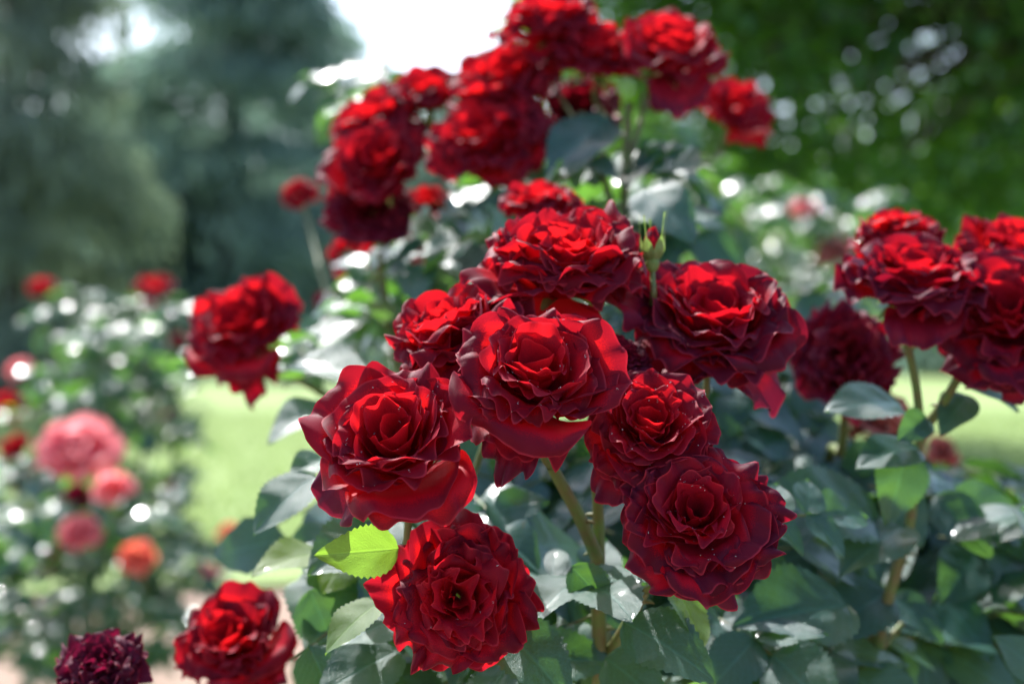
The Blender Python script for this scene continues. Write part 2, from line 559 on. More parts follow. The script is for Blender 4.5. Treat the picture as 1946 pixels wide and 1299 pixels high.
M_FIR = foliage_material('blue_green_needles', (0.09, 0.14, 0.12), (0.28, 0.37, 0.31), (0.28, 0.45, 0.33), 0.40, 0.5, 0.4, 1.2)
M_CYP = foliage_material('pale_drooping_sprays', (0.07, 0.10, 0.08), (0.26, 0.32, 0.25), (0.24, 0.34, 0.2), 0.3, 0.5, 0.4, 0.8)
M_BROAD = foliage_material('broad_green_leaves', (0.028, 0.085, 0.022), (0.04, 0.11, 0.022), (0.24, 0.55, 0.02), 0.40, 0.32, 0.5, 1.5)
M_BUSHLEAF = foliage_material('distant_rose_leaves', (0.03, 0.085, 0.035), (0.06, 0.14, 0.04), (0.24, 0.46, 0.05), 0.35, 0.25, 0.6, 6.0)


def leaf_quads(centres, along, normal, length, width):
    """Kite-shaped leaves folded along the midrib: 4 verts, 2 tris... one quad each."""
    along = along / np.linalg.norm(along, axis=1, keepdims=True)
    side = np.cross(along, normal)
    side /= np.linalg.norm(side, axis=1, keepdims=True) + 1e-9
    nrm = np.cross(side, along)
    L, W = length[:, None], width[:, None]
    a = centres - along * L * 0.5
    b = centres - along * L * 0.05 + side * W * 0.5 + nrm * W * 0.12
    c = centres + along * L * 0.5 - nrm * L * 0.08
    d = centres - along * L * 0.05 - side * W * 0.5 + nrm * W * 0.12
    v = np.stack([a, b, c, d], 1).reshape(-1, 3)
    return v, np.arange(len(v)).reshape(-1, 4)


def conifer(name, label, base, height, radius, n, mat, seed, spray=(0.16, 0.05), droop=0.9, power=0.8, group=None, low=0.03, boughs=22):
    rs = np.random.RandomState(seed)
    root = empty(name, base)
    tag(root, label, 'tree', group)
    v, f = tube([(0, 0, 0), (0.1, 0.05, height * 0.4), (0, 0, height * 0.97)], [radius * 0.09, radius * 0.06, 0.02], 9)
    obj('trunk', mesh('trunk', v, f), M_BARK, root)
    # boughs: each an arc that leaves the trunk, sags and carries hanging sprays
    nb = int(height * boughs)
    hs = low + (1 - low) * rs.rand(nb) ** 1.15
    parts_c, parts_a, limbs = [], [], []
    per = n // nb
    for k in range(nb):
        h = hs[k]; az = rs.uniform(0, 2 * PI)
        ln = radius * (1 - h) ** power * rs.uniform(0.7, 1.12) + 0.25
        z0 = h * height
        t = rs.rand(per) ** 0.6
        sag = droop * ln * 0.45
        x = ln * t; z = z0 + 0.25 * ln * t - sag * t * t
        wy = rs.normal(0, 0.10 + 0.13 * ln, per) * (0.25 + t)
        hang = rs.exponential(0.16 + 0.07 * ln * droop, per)
        c = np.stack([x * math.cos(az) - wy * math.sin(az), x * math.sin(az) + wy * math.cos(az), z - hang], 1)
        a = np.stack([np.full(per, math.cos(az) * 0.5), np.full(per, math.sin(az) * 0.5), np.full(per, -droop)], 1) + rs.normal(0, 0.35, (per, 3))
        parts_c.append(c); parts_a.append(a)
        if k % 3 == 0:
            pts = [(ln * q * math.cos(az), ln * q * math.sin(az), z0 + 0.25 * ln * q - sag * q * q) for q in (0, 0.4, 0.8)]
            limbs.append(tube(pts, [0.035, 0.022, 0.008], 4))
    v, f, _ = merge(limbs)
    obj('limbs', mesh('limbs', v, f), M_BARK, root)
    c = np.concatenate(parts_c); a = np.concatenate(parts_a); m = len(c)
    v, f = leaf_quads(c, a, rs.normal(0, 1, (m, 3)), spray[0] * rs.uniform(0.6, 1.5, m), spray[1] * rs.uniform(0.6, 1.5, m))
    obj('crown', mesh('crown', v, f, smooth=False), mat, root)
    return root


def on_ground(x, d):
    p = P(x, 600, d)
    return Vector((p.x, p.y, 0))


conifer('conifer_tree', 'tall dark blue green conifer left of the white sky gap', on_ground(440, 30), 10.5, 4.2, 36000, M_FIR, 11, (0.26, 0.09), 0.9, 0.42, None, 0.03, 11)
conifer('weeping_conifer', 'paler grey green weeping conifer with hanging boughs at left edge', on_ground(10, 18), 7.6, 2.3, 30000, M_CYP, 12, (0.20, 0.05), 1.3, 0.45, None, 0.03, 9)
conifer('conifer_tree', 'dim conifer between the weeping conifer and the tall dark one', on_ground(240, 34), 7.2, 3.4, 36000, M_FIR, 13, (0.2, 0.07), 0.8, 0.5)
conifer('conifer_tree', 'dark far conifer behind the lawn at the right edge', on_ground(1890, 26), 6.0, 3.0, 24000, M_FIR, 14, (0.2, 0.08), 0.7, 0.5)
conifer('conifer_tree', 'low far conifer showing between the red rose spray and the broadleaf tree', on_ground(1420, 30), 4.6, 3.2, 20000, M_FIR, 15, (0.2, 0.08), 0.7, 0.5)


for k, (x, d, h, rad, lab) in enumerate([(585, 37, 7.8, 3.2, 'tall dark shrub at the far end of the lawn behind the long red cluster'), (900, 36, 7.2, 3.6, 'tall dark shrub at the far end of the lawn behind the middle roses'),
                                (1130, 35, 7.6, 3.6, 'tall dark shrub far behind the bud'), (1660, 33, 4.2, 3.6, 'tall dark shrub at the far end of the lawn right of the domed rose'), (330, 32, 5.2, 3.4, 'broad dark shrub at the far end of the lawn below the tall conifer'),
                                (80, 30, 5.0, 3.4, 'broad dark shrub behind the weeping conifer')]):
    conifer('garden_shrub', lab, on_ground(x, d), h, rad, 14000, M_FIR, 40 + k, (0.28, 0.12), 0.6, 0.4, 'shrubs closing off the lawn', 0.0)


def broadleaf(name, label, base, clumps, per, leaf, mat, seed, trunk_to):
    """clumps: list of (world centre, radius)"""
    rs = np.random.RandomState(seed)
    root = empty(name, base)
    tag(root, label, 'tree')
    B = np.array(base)
    fork = np.array(trunk_to) - B
    limbs = []
    pts = spline([(0, 0, 0), tuple(fork * 0.5 + np.array([0.08, 0, 0])), tuple(fork)], 6)
    v, f = tube(pts, list(np.linspace(0.2, 0.13, len(pts))), 10)
    obj('trunk', mesh('trunk', v, f), M_BARK, root)
    cs, as_, ns = [], [], []
    for c, r in clumps:
        c = np.array(c) - B
        mid = fork * 0.45 + c * 0.55 + rs.normal(0, 0.2, 3) + np.array([0, 0, 0.25])
        pp = spline([tuple(fork), tuple(mid), tuple(c)], 4)
        limbs.append(tube(pp, list(np.linspace(0.035, 0.006, len(pp))), 5))
        m = int(per * r * r * 3)
        d = rs.normal(0, 1, (m, 3)); d /= np.linalg.norm(d, axis=1, keepdims=True)
        rr = r * rs.rand(m) ** 0.5
        cs.append(c + d * rr[:, None] * np.array([1.15, 1.15, 0.75]))
        as_.append(d * 0.8 + rs.normal(0, 0.5, (m, 3)) + np.array([0, 0, -0.5]))
        ns.append(rs.normal(0, 0.5, (m, 3)) + np.array([0, 0, 1.0]))
    v, f, _ = merge(limbs)
    obj('limbs', mesh('limbs', v, f), M_BARK, root)
    c = np.concatenate(cs); m = len(c)
    v, f = leaf_quads(c, np.concatenate(as_), np.concatenate(ns), leaf * rs.uniform(0.6, 1.3, m), leaf * 0.75 * rs.uniform(0.6, 1.3, m))
    obj('crown', mesh('crown', v, f, smooth=False), mat, root)
    return root


rs = np.random.RandomState(77)
cl = []
for _ in range(170):                                       # the crown that fills the upper right of the view
    x, y, d = rs.uniform(1000, 2250), rs.uniform(-420, 430), rs.uniform(7.6, 9.8)
    if x < 1250 and y > 330 or x < 1090 and y > 150: continue
    cl.append((P(x, y, d), rs.uniform(0.3, 0.6)))
for _ in range(120):                                       # added leaf clumps, above the frame, placed to shade the right of the bed
    z, r = rs.uniform(6.0, 8.0), rs.uniform(0.3, 0.5)
    c = Vector((rs.uniform(0.5, 3.0), rs.uniform(1.42, 3.6), 1.1)) + sun_dir * ((z - 1.1) / sun_dir.z)
    cl.append((c, r))
for _ in range(46):                                        # more added clumps, out of view, to shade the lawn behind it
    z = rs.uniform(6.6, 8.4)
    c = Vector((rs.uniform(1.2, 6.5), rs.uniform(6.0, 13.0), 0)) + sun_dir * (z / sun_dir.z)
    cl.append((c, rs.uniform(0.4, 0.75)))
broadleaf('broadleaf_tree', 'leafy green broadleaf tree with sky glinting through its crown', on_ground(2260, 9.6), cl, 165, 0.115, M_BROAD, 31, P(2230, -40, 9.6))

rs = np.random.RandomState(78)
cl = [(P(rs.uniform(1230, 1800), rs.uniform(330, 590), rs.uniform(11.5, 13)), rs.uniform(0.3, 0.55)) for _ in range(46)]
broadleaf('garden_shrub', 'light green leafy shrub on the lawn under the broadleaf tree', on_ground(1500, 12.2), cl, 300, 0.09, M_BROAD, 32, P(1500, 560, 12.2))

# ------------------------------------------------------------------ rose leaves
def leaf_geo(seed, nu=9, nv=29):
    rs = np.random.RandomState(seed)
    U, V = np.meshgrid(np.linspace(-1, 1, nu), np.linspace(0, 1, nv))
    prof = np.sin(PI * V ** 0.78) ** 0.78 * (1 - 0.16 * V) * 0.36
    saw = 1 + 0.085 * np.where(np.arange(nv) % 2 == 0, 1, -0.4)[:, None] * np.abs(U) ** 6 * np.clip(np.sin(PI * V), 0, 1)
    X = U * prof * saw * rs.uniform(0.92, 1.1)
    Y = V - 0.5 * 0
    ph = rs.uniform(0, 6.28, 4)
    Z = 0.30 * rs.uniform(0.4, 1.1) * np.abs(X) - rs.uniform(0.06, 0.32) * V ** 2 + 0.022 * np.sin(9 * V + ph[0]) * np.abs(U) ** 2 * np.sign(U + 1e-6)
    Z += 0.02 * np.sin(7 * V + ph[1]) * np.abs(U) + 0.012 * np.cos(18 * V - 6 * np.abs(U)) * (1 - np.abs(U)) * np.abs(U) * 3
    X = X + 0.05 * rs.normal() * V ** 2
    vs = np.stack([X, Y, Z], -1).reshape(-1, 3)
    return vs, grid_faces(nu, nv), np.stack([(U + 1) / 2, V], -1).reshape(-1, 2)


LEAVES = []
LEAVES_Y = []
for k in range(8):
    g = leaf_geo(400 + k)
    LEAVES.append(mesh('rose_leaf', *g)); LEAVES[-1].materials.append(M_LEAF)
    LEAVES_Y.append(mesh('rose_leaf_backlit', *g)); LEAVES_Y[-1].materials.append(M_LEAF_Y)


def leaf_matrix(base, along, normal, size):
    y = along.normalized()
    x = y.cross(normal).normalized()
    z = x.cross(y)
    m = Matrix((x, y, z)).transposed().to_4x4()
    return Matrix.Translation(base) @ m @ Matrix.Scale(size, 4)


class Bush:
    """A rose bush: canes, leaf stalks and single leaves; everything in world axes below one Empty at its foot."""
    def __init__(self, label, foot, seed, group=None):
        self.root = empty('rose_bush', foot)
        tag(self.root, label, 'rose bush', group)
        self.foot = Vector(foot)
        self.rnd = random.Random(seed)
        self.twigs = []
        self.n = 0
        self.extra = []

    def leaf(self, base, along, normal, size, backlit=False, always=False):
        r = self.rnd
        if not always and (clear(*pix(Vector(base) + along.normalized() * size)) or clear(*pix(Vector(base) + along.normalized() * size * 0.5))):
            return
        me = (LEAVES_Y if backlit else LEAVES)[r.randrange(8)]
        m = leaf_matrix(Vector(base) - self.foot, along, normal, size)
        if self.n < 300:
            o = bpy.data.objects.new('leaf', me)
            COL.objects.link(o)
            o.parent = self.root
            o.matrix_local = m
            self.n += 1
        else:
            self.extra.append(m)

    def seen_leaf(self, b, t, d0, d1, normal, backlit=False):
        """base and tip given as photo coordinates with their own distances"""
        pb, pt = P(*b, d0), P(*t, d1)
        self.leaf(pb, pt - pb, normal, (pt - pb).length, backlit, True)

    def compound(self, base, along, normal, size, backlit=False, n=5):
        r = self.rnd
        along = along.normalized()
        side = along.cross(normal).normalized()
        nrm = side.cross(along)
        L = size * 1.35
        tip = base + along * L * 0.8 - nrm * 0.08 * L
        self.twigs.append(([base, base + along * L * 0.4, tip], [0.0011, 0.0009, 0.0007]))
        jit = lambda a: Vector((r.gauss(0, a), r.gauss(0, a), r.gauss(0, a)))
        self.leaf(tip, along - nrm * 0.15 + jit(0.12), nrm + jit(0.22), size * r.uniform(0.95, 1.1), backlit)
        for k in range((n - 1) // 2):
            q = base + along * L * (0.62 - 0.42 * k)
            for s in (-1, 1):
                self.leaf(q, along * 0.55 + side * s + jit(0.15), nrm + jit(0.28), size * r.uniform(0.72, 0.95) * (1 - 0.12 * k), backlit)

    def cane(self, pts, radii, n=8, name='cane', thorns=4):
        sp = spline(pts, n)
        rr = list(np.interp(np.linspace(0, 1, len(sp)), np.linspace(0, 1, len(radii)), radii))
        sp = [p - self.foot for p in sp]
        geo = [tube(sp, rr, 9)]
        for _ in range(thorns):
            i = self.rnd.randrange(1, len(sp) - 1)
            d = Vector((self.rnd.gauss(0, 1), self.rnd.gauss(0, 1), 0.1)).normalized()
            geo.append(tube([sp[i], sp[i] + d * (rr[i] + 0.003), sp[i] + d * (rr[i] + 0.006) - Vector((0, 0, 0.0015))], [0.0022, 0.0012, 0.0002], 5))
        v, f, _ = merge(geo)
        return obj(name, mesh(name, v, f), M_STEM, self.root)

    def close(self, leaf_mesh_seed=400):
        if self.twigs:
            v, f, _ = merge([tube([p - self.foot for p in pp], rr, 5) for pp, rr in self.twigs])
            tag(obj('leaf_stalks', mesh('leaf_stalks', v, f), M_STEM, self.root), kind='stuff')
        if self.extra:
            vs, fs, us = leaf_geo(leaf_mesh_seed, 5, 9)
            allp = []
            for m in self.extra:
                a = np.array(m)
                allp.append((vs @ a[:3, :3].T + a[:3, 3], fs, us))
            v, f, u = merge(allp)
            tag(obj('foliage', mesh('foliage', v, f, u), M_LEAF, self.root), kind='stuff')


def foot_of(x, y, d):
    p = P(x, y, d)
    return Vector((p.x, p.y, 0.0))


R = random.Random(9)


def clear(x, y, d):
    """True where the view is open in the photograph: the lawn window at left, the low blurred roses, the sky gap."""
    if 392 + 34 * math.sin(y * 0.031) + 20 * math.sin(y * 0.093 + 2) < x < 615 and 715 < y < 1000 + 30 * math.sin(x * 0.05): return True
    if 90 < x < 575 and 1060 < y and d < 1.6: return True
    if 600 < x < 960 and y < 120: return True
    if 1600 < x < 1745 and 770 < y < 838: return True
    if 1690 < x and 600 < y < 870 and d > 1.15: return True
    return False


def fill(bush, n, x0, x1, y0, y1, d0, d1, size, backlit=0.06, up=1.0, toward=0.45, keep=None, pairs=5):
    r = bush.rnd
    for _ in range(n):
        for _try in range(20):
            x, y, d = r.uniform(x0, x1), r.uniform(y0, y1), r.uniform(d0, d1)
            if not clear(x, y, d) and (keep is None or keep(x, y, d)): break
        else: continue
        az = r.uniform(0, 2 * PI)
        along = Vector((math.cos(az), math.sin(az), r.uniform(-0.55, 0.25)))
        nrm = Vector((r.gauss(0, 0.35), -toward + r.gauss(0, 0.35), up))
        p = P(x, y, d)
        if p.z < 0.06: continue
        bush.compound(p, along, nrm, size * r.uniform(0.75, 1.2), r.random() < backlit, pairs)


#%%BUSH
# ---- the bush in the middle that carries the large roses
main = Bush('leafy rose bush in the middle carrying the sharp red roses', foot_of(1140, 1299, 0.98), 1)
UPN, CAMN = Vector((0, -0.35, 1)), Vector((0, -1, 0.5))
for b, t, d0, d1, nrm, fr in [
    ((756, 1042), (616, 1054), 0.800, 0.775, Vector((-0.1, -1, 0.12)), True),
    ((600, 902), (474, 990), 0.96, 0.93, Vector((-0.3, -0.75, 0.7)), False),
    ((618, 872), (556, 890), 1.00, 0.97, Vector((-0.1, -0.8, 0.6)), False),
    ((725, 1140), (608, 1218), 0.85, 0.83, Vector((-0.75, -0.6, 0.1)), True),
    ((770, 1172), (632, 1208), 0.90, 0.87, Vector((0.0, -0.38, 1)), False),
    ((640, 1085), (545, 1130), 1.05, 1.03, Vector((-0.1, -0.5, 1)), False),
    ((760, 1235), (600, 1300), 0.92, 0.88, Vector((-0.2, -0.8, 0.7)), False),
    ((955, 1195), (1095, 1310), 0.83, 0.80, Vector((0.2, -0.8, 0.7)), False),
    ((1085, 1075), (1165, 1165), 0.86, 0.85, Vector((0.1, -1, 0.15)), False),
    ((1185, 1180), (1362, 1268), 0.84, 0.81, Vector((0.1, -0.75, 0.8)), False),
    ((1282, 1108), (1342, 1218), 0.86, 0.83, Vector((0.75, -0.75, 0.5)), True),
    ((1300, 1180), (1430, 1165), 0.95, 0.98, Vector((0, -0.6, 0.9)), False),
    ((1610, 1150), (1425, 1165), 0.98, 0.93, Vector((0, -0.75, 0.8)), False),
    ((1150, 1250), (1270, 1330), 0.88, 0.85, Vector((0.1, -0.9, 0.5)), False),
    ((1060, 1180), (960, 1120), 0.95, 0.93, Vector((0, -0.7, 0.8)), False),
    ((590, 1120), (640, 1260), 0.97, 0.95, Vector((-0.4, -0.8, 0.5)), False),
    ((560, 690), (700, 705), 1.25, 1.2, Vector((0, -0.42, 1)), False),
    ((640, 770), (505, 800), 1.2, 1.15, Vector((0.05, -0.42, 1)), False),
    ((1160, 225), (1040, 300), 1.30, 1.25, Vector((-0.2, -0.8, 0.7)), False),
    ((1095, 300), (1172, 312), 1.28, 1.24, Vector((0, -0.45, 1)), False),
    ((1215, 420), (1370, 350), 1.15, 1.2, Vector((0.1, -0.5, 1)), False),
    ((1215, 360), (1325, 420), 1.15, 1.1, Vector((0.2, -0.9, 0.6)), False),
    ((1190, 250), (1260, 210), 1.35, 1.35, Vector((0.2, -0.9, 0.4)), False),
]:
    main.seen_leaf(b, t, d0, d1, nrm, fr)
fill(main, 80, 600, 1450, 960, 1330, 0.92, 1.35, 0.064, 0.04, toward=1.1)
fill(main, 24, 560, 900, 880, 1300, 0.95, 1.4, 0.056, 0.08, toward=0.5)
fill(main, 26, 830, 1420, 260, 420, 1.25, 1.7, 0.055, 0.15, toward=0.4)
fill(main, 22, 620, 860, 380, 700, 1.35, 1.9, 0.055, 0.12, toward=0.4)
fill(main, 14, 480, 640, 620, 860, 1.3, 1.7, 0.05, 0.12, toward=0.42)
fill(main, 9, 630, 800, 90, 200, 1.7, 2.2, 0.05, 0.7, toward=0.4)
fill(main, 70, 850, 1520, 800, 1150, 1.15, 1.6, 0.066, 0.03, toward=0.9)
fill(main, 60, 760, 1300, 420, 950, 1.2, 1.7, 0.058, 0.05, toward=0.5)
M0 = P(1150, 1400, 0.98)
main.cane([main.foot, M0, P(1140, 1299, 0.93), P(1138, 1180, 0.92), P(1135, 1060, 0.90)], [0.0075, 0.006, 0.0055, 0.005, 0.0045])
main.cane([P(1135, 1060, 0.90), P(1100, 980, 0.88), P(1048, 885, 0.855)], [0.0045, 0.0042, 0.0036], thorns=2)
main.cane([P(1138, 1090, 0.905), P(1137, 990, 0.90), P(1133, 905, 0.88)], [0.0042, 0.0038, 0.0032], thorns=2)
main.cane([P(1152, 1250, 0.93), P(1195, 1180, 0.90), P(1228, 1120, 0.86)], [0.0038, 0.0034, 0.003], thorns=2)
main.cane([main.foot + Vector((0.03, 0.05, 0)), P(1180, 900, 1.2), P(1190, 600, 1.22), P(1185, 420, 1.25), P(1195, 200, 1.33)], [0.008, 0.006, 0.005, 0.004, 0.0035], thorns=5)
main.cane([P(1188, 480, 1.24), P(1130, 280, 1.3), P(1105, 215, 1.33)], [0.0035, 0.003, 0.0025], thorns=1)
main.cane([P(1188, 330, 1.27), P(1215, 240, 1.32), P(1225, 180, 1.34)], [0.003, 0.003, 0.0025], thorns=1)
main.cane([main.foot + Vector((-0.05, 0.08, 0)), P(900, 1000, 1.3), P(760, 700, 1.42), P(720, 480, 1.40)], [0.007, 0.006, 0.005, 0.003], thorns=5)
main.cane([P(850, 860, 1.35), P(640, 760, 1.38), P(535, 705, 1.36)], [0.004, 0.0035, 0.003], thorns=2)
main.cane([main.foot + Vector((-0.06, 0.02, 0)), P(880, 1330, 0.98), P(870, 1230, 0.90)], [0.006, 0.005, 0.0035], thorns=1)
main.cane([P(1190, 620, 1.22), P(1215, 560, 1.0), P(1218, 590, 0.95)], [0.004, 0.0035, 0.003], thorns=1)
main.close()

# ---- the bush at the right with the tall bending cane
right = Bush('leafy rose bush at right with one tall bending green cane', foot_of(1660, 1299, 1.25), 2)
for b, t, d0, d1, nrm, fr in [
    ((1712, 768), (1598, 748), 1.04, 1.0, Vector((0, -0.6, 0.9)), False),
    ((1745, 850), (1640, 862), 1.02, 0.99, Vector((0, -0.6, 0.9)), False),
    ((1722, 850), (1698, 990), 1.02, 1.0, Vector((0.1, -1, 0.1)), False),
    ((1665, 990), (1503, 905), 1.03, 0.98, Vector((0.1, -0.75, 0.8)), False),
    ((1720, 1000), (1610, 1045), 1.03, 0.98, Vector((-0.1, -0.6, 0.9)), False),
    ((1760, 790), (1715, 830), 1.0, 0.98, Vector((0, -0.7, 0.2)), False),
    ((1835, 735), (1945, 765), 1.02, 1.02, Vector((0, -0.45, 1)), False),
    ((1840, 750), (1790, 800), 1.03, 1.0, Vector((0, -0.7, 0.7)), False),
    ((1690, 1120), (1580, 1190), 1.06, 1.02, Vector((0, -0.8, 0.7)), False),
    ((1690, 1130), (1800, 1200), 1.08, 1.05, Vector((0.1, -0.7, 0.8)), False),
    ((1850, 1130), (1990, 1050), 1.12, 1.12, Vector((0, -0.6, 0.9)), False),
    ((1560, 1060), (1640, 1120), 1.12, 1.08, Vector((0, -0.9, 0.5)), False),
    ((1780, 1130), (1900, 1230), 1.12, 1.08, Vector((0.3, -0.8, 0.6)), False),
    ((1990, 1290), (1900, 1200), 0.98, 0.98, Vector((0, -0.7, 0.7)), False),
]:
    right.seen_leaf(b, t, d0, d1, nrm, fr)
fill(right, 120, 1380, 1990, 880, 1330, 1.08, 1.6, 0.074, 0.03, toward=1.0)
fill(right, 36, 1380, 1600, 520, 900, 1.3, 1.8, 0.06, 0.06, toward=0.6)
fill(right, 26, 1760, 1990, 880, 1100, 1.2, 1.7, 0.06, 0.05, toward=0.6)
right.cane([right.foot, P(1655, 1330, 1.08), P(1665, 1240, 1.06), P(1690, 1130, 1.05), P(1728, 1000, 1.04), P(1748, 840, 1.03), P(1790, 770, 1.02), P(1832, 700, 1.0)], [0.008, 0.0055, 0.005, 0.0045, 0.004, 0.004, 0.0035, 0.003], thorns=8)
right.cane([P(1750, 830, 1.03), P(1742, 740, 1.02), P(1722, 640, 1.01)], [0.0035, 0.0032, 0.003], thorns=2)
right.cane([P(1668, 1235, 1.06), P(1710, 1190, 1.08), P(1740, 1150, 1.1)], [0.003, 0.0025, 0.0015], thorns=1)
right.cane([right.foot + Vector((-0.04, 0.1, 0)), P(1560, 1100, 1.3), P(1600, 850, 1.2), P(1605, 760, 1.17)], [0.007, 0.005, 0.004, 0.003], thorns=4)
right.close()

# ---- bushes farther off
def far_bush(label, x, d, seed, blobs, n_obj_leaves, size, group=None):
    b = Bush(label, foot_of(x, 900, d), seed, group)
    r = b.rnd
    tot = sum(k[-1] for k in blobs)
    for (x0, x1, y0, y1, d0, d1, n) in blobs:
        fill(b, n, x0, x1, y0, y1, d0, d1, size, 0.1, toward=0.40, keep=lambda X, Y, DD: ((X - (x0 + x1) / 2) / (x1 - x0)) ** 2 + ((Y - (y0 + y1) / 2) / (y1 - y0)) ** 2 < 0.27)
        for k in range(3):
            top = P(r.uniform(x0, x1), lerp(y0, y1, 0.25), (d0 + d1) / 2)
            mid = (top + b.foot) / 2 + Vector((r.gauss(0, 0.06), r.gauss(0, 0.06), 0))
            b.cane([b.foot + Vector((r.gauss(0, 0.05), r.gauss(0, 0.05), 0)), mid, top], [0.008, 0.006, 0.003], thorns=0)
    b.close()
    return b


far_bush('sunlit rose bush full of white glints behind the pink roses', 200, 4.2, 5,
         [(20, 410, 620, 1060, 3.7, 4.6, 220), (-120, 400, 880, 1290, 3.2, 4.2, 300), (60, 220, 540, 760, 3.9, 4.4, 30), (240, 360, 560, 760, 3.9, 4.4, 26)], 300, 0.06)
far_bush('pale green rose bush behind the bud and below the broadleaf tree', 1420, 4.6, 6,
         [(1230, 1700, 330, 640, 4.2, 5.4, 190), (1150, 1350, 230, 480, 4.0, 4.8, 50), (1380, 1640, 560, 760, 4.0, 4.8, 50)], 300, 0.065)
far_bush('low rose bush along the lawn edge at right', 1850, 4.2, 7,
         [(1650, 2000, 900, 1010, 3.6, 4.4, 60)], 300, 0.06)

# ------------------------------------------------------------------ roses
BASE_NAME = 'rose'


def sepal_geo(rs, k, reflex):
    """pointed green sepal, unit bloom radius"""
    nu, nv = 5, 9
    U, V = np.meshgrid(np.linspace(-1, 1, nu), np.linspace(0, 1, nv))
    w = 0.085 * np.sin(PI * np.clip(V * 0.72 + 0.28, 0, 1)) ** 0.8
    a = math.radians(75) + reflex * V
    ln = 0.52
    r = 0.07 + ln * np.cumsum(np.sin(a), 0) / nv
    z = -0.03 + ln * np.cumsum(np.cos(a), 0) / nv
    vs = np.stack([r, U * w, z + 0.3 * w * U ** 2], -1).reshape(-1, 3)
    return rotz(vs, k * 2 * PI / 5 + rs.normal(0, 0.1)), grid_faces(nu, nv)


def lathe(prof, n=12):
    prof = np.array(prof)
    a = np.linspace(0, 2 * PI, n, endpoint=False)
    vs = np.stack([np.outer(prof[:, 0], np.cos(a)), np.outer(prof[:, 0], np.sin(a)), np.repeat(prof[:, 1][:, None], n, 1)], -1).reshape(-1, 3)
    return vs, grid_faces(n, len(prof), True)


HIP = mesh('hip', *lathe([(0.001, 0.0), (0.07, -0.015), (0.095, -0.05), (0.085, -0.10), (0.05, -0.15), (0.03, -0.17)]))
HIP.materials.append(M_SEPAL)
_ico = None


def ico():
    global _ico
    if _ico is None:
        t = (1 + 5 ** 0.5) / 2
        v = np.array([(-1, t, 0), (1, t, 0), (-1, -t, 0), (1, -t, 0), (0, -1, t), (0, 1, t), (0, -1, -t), (0, 1, -t), (t, 0, -1), (t, 0, 1), (-t, 0, -1), (-t, 0, 1)], float)
        v /= np.linalg.norm(v[0])
        f = np.array([(0, 11, 5), (0, 5, 1), (0, 1, 7), (0, 7, 10), (0, 10, 11), (1, 5, 9), (5, 11, 4), (11, 10, 2), (10, 7, 6), (7, 1, 8), (3, 9, 4), (3, 4, 2), (3, 2, 6), (3, 6, 8), (3, 8, 9), (4, 9, 5), (2, 4, 11), (6, 2, 10), (8, 6, 7), (9, 8, 1)])
        _ico = v, f
    return _ico


BLOOMS, GUARDS = {}, {}


def bloom(key, **kw):
    """Petal meshes of one kind of bloom, shared by the roses that use it."""
    if key not in BLOOMS:
        BLOOMS[key] = [mesh('petal', *p) for p in bloom_geo(**kw)]
        GUARDS[key] = kw.get('hang', 2)
    return BLOOMS[key]


def set_mat(o, mat):
    if o.data.materials and o.data.materials[0] is mat:
        return
    if not o.data.materials:
        o.data.materials.append(mat)
        return
    o.material_slots[0].link = 'OBJECT'
    o.material_slots[0].material = mat


def rose(label, x, y, d, px, axis, key, spin=0.0, mat=None, stem=None, group=None, dew=0, sepals=True, fit=1.74, sink=0.30, squash=1.0):
    """A rose seen centred at photo coordinates x, y, d metres ahead, px pixels wide."""
    mat = mat or M_PETAL
    rad = px * K * d / fit
    ax = D3(*axis)
    base = P(x, y, d) - ax * rad * sink
    root = empty(BASE_NAME, base)
    q = ax.to_track_quat('Z', 'Y') @ Matrix.Rotation(spin, 3, 'Z').to_quaternion()
    root.rotation_mode = 'QUATERNION'
    root.rotation_quaternion = q
    root.scale = (rad, rad, rad * squash)
    tag(root, label, 'rose', group)
    mats = BLOOMS[key]
    for i, me in enumerate(mats):
        o = bpy.data.objects.new('petal', me)
        COL.objects.link(o)
        o.parent = root
        o.color = (i / max(1, len(mats) - 1), 0, 0, 1)
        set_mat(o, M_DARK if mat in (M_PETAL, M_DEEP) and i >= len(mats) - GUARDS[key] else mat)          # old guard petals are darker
    rs = np.random.RandomState(int(x * 7 + y))
    obj('hip', HIP, None, root)
    if sepals:
        for k in range(5):
            v, f = sepal_geo(rs, k, rs.uniform(0.4, 1.6))
            obj('sepal', mesh('sepal', v, f), M_SEPAL, root)
    if stem is not None:
        mw = Matrix.Translation(base) @ q.to_matrix().to_4x4() @ Matrix.Diagonal((rad, rad, rad * squash, 1))
        inv = mw.inverted()
        tgt = P(*stem)
        p0 = base - ax * rad * 0.13
        ln = (tgt - p0).length
        p1 = p0 - ax * min(0.35 * ln, 0.04)
        pts = [inv @ p for p in spline([p0, p1, p1 * 0.4 + tgt * 0.6 + Vector((0, 0, -0.004)), tgt], 5)]
        v, f = tube(pts, list(np.linspace(0.0021 / rad, 0.0026 / rad, len(pts))), 8)
        obj('stem', mesh('stem', v, f), M_STEM, root)
    if dew:
        iv, fi = ico()
        parts = []
        for _ in range(dew):
            me = mats[rs.randint(2, int(len(mats) * 0.75))]
            # droplets gather in small groups on the blades
            vi = rs.randint(len(me.vertices) // 3, len(me.vertices))
            c0 = np.array(me.vertices[vi].co); nn = np.array(me.vertices[vi].normal)
            for _k in range(rs.randint(1, 5)):
                c = c0 + rs.normal(0, 0.012, 3) * (1 - np.abs(nn)) + nn * 0.004 * (1 if nn[2] > 0 else -1)
                parts.append((iv * rs.uniform(0.00012, 0.00034) / rad + c, fi))
        v, f, _ = merge(parts)
        tag(obj('dew', mesh('dew', v, f), M_DEW, root), kind='stuff')
    return root


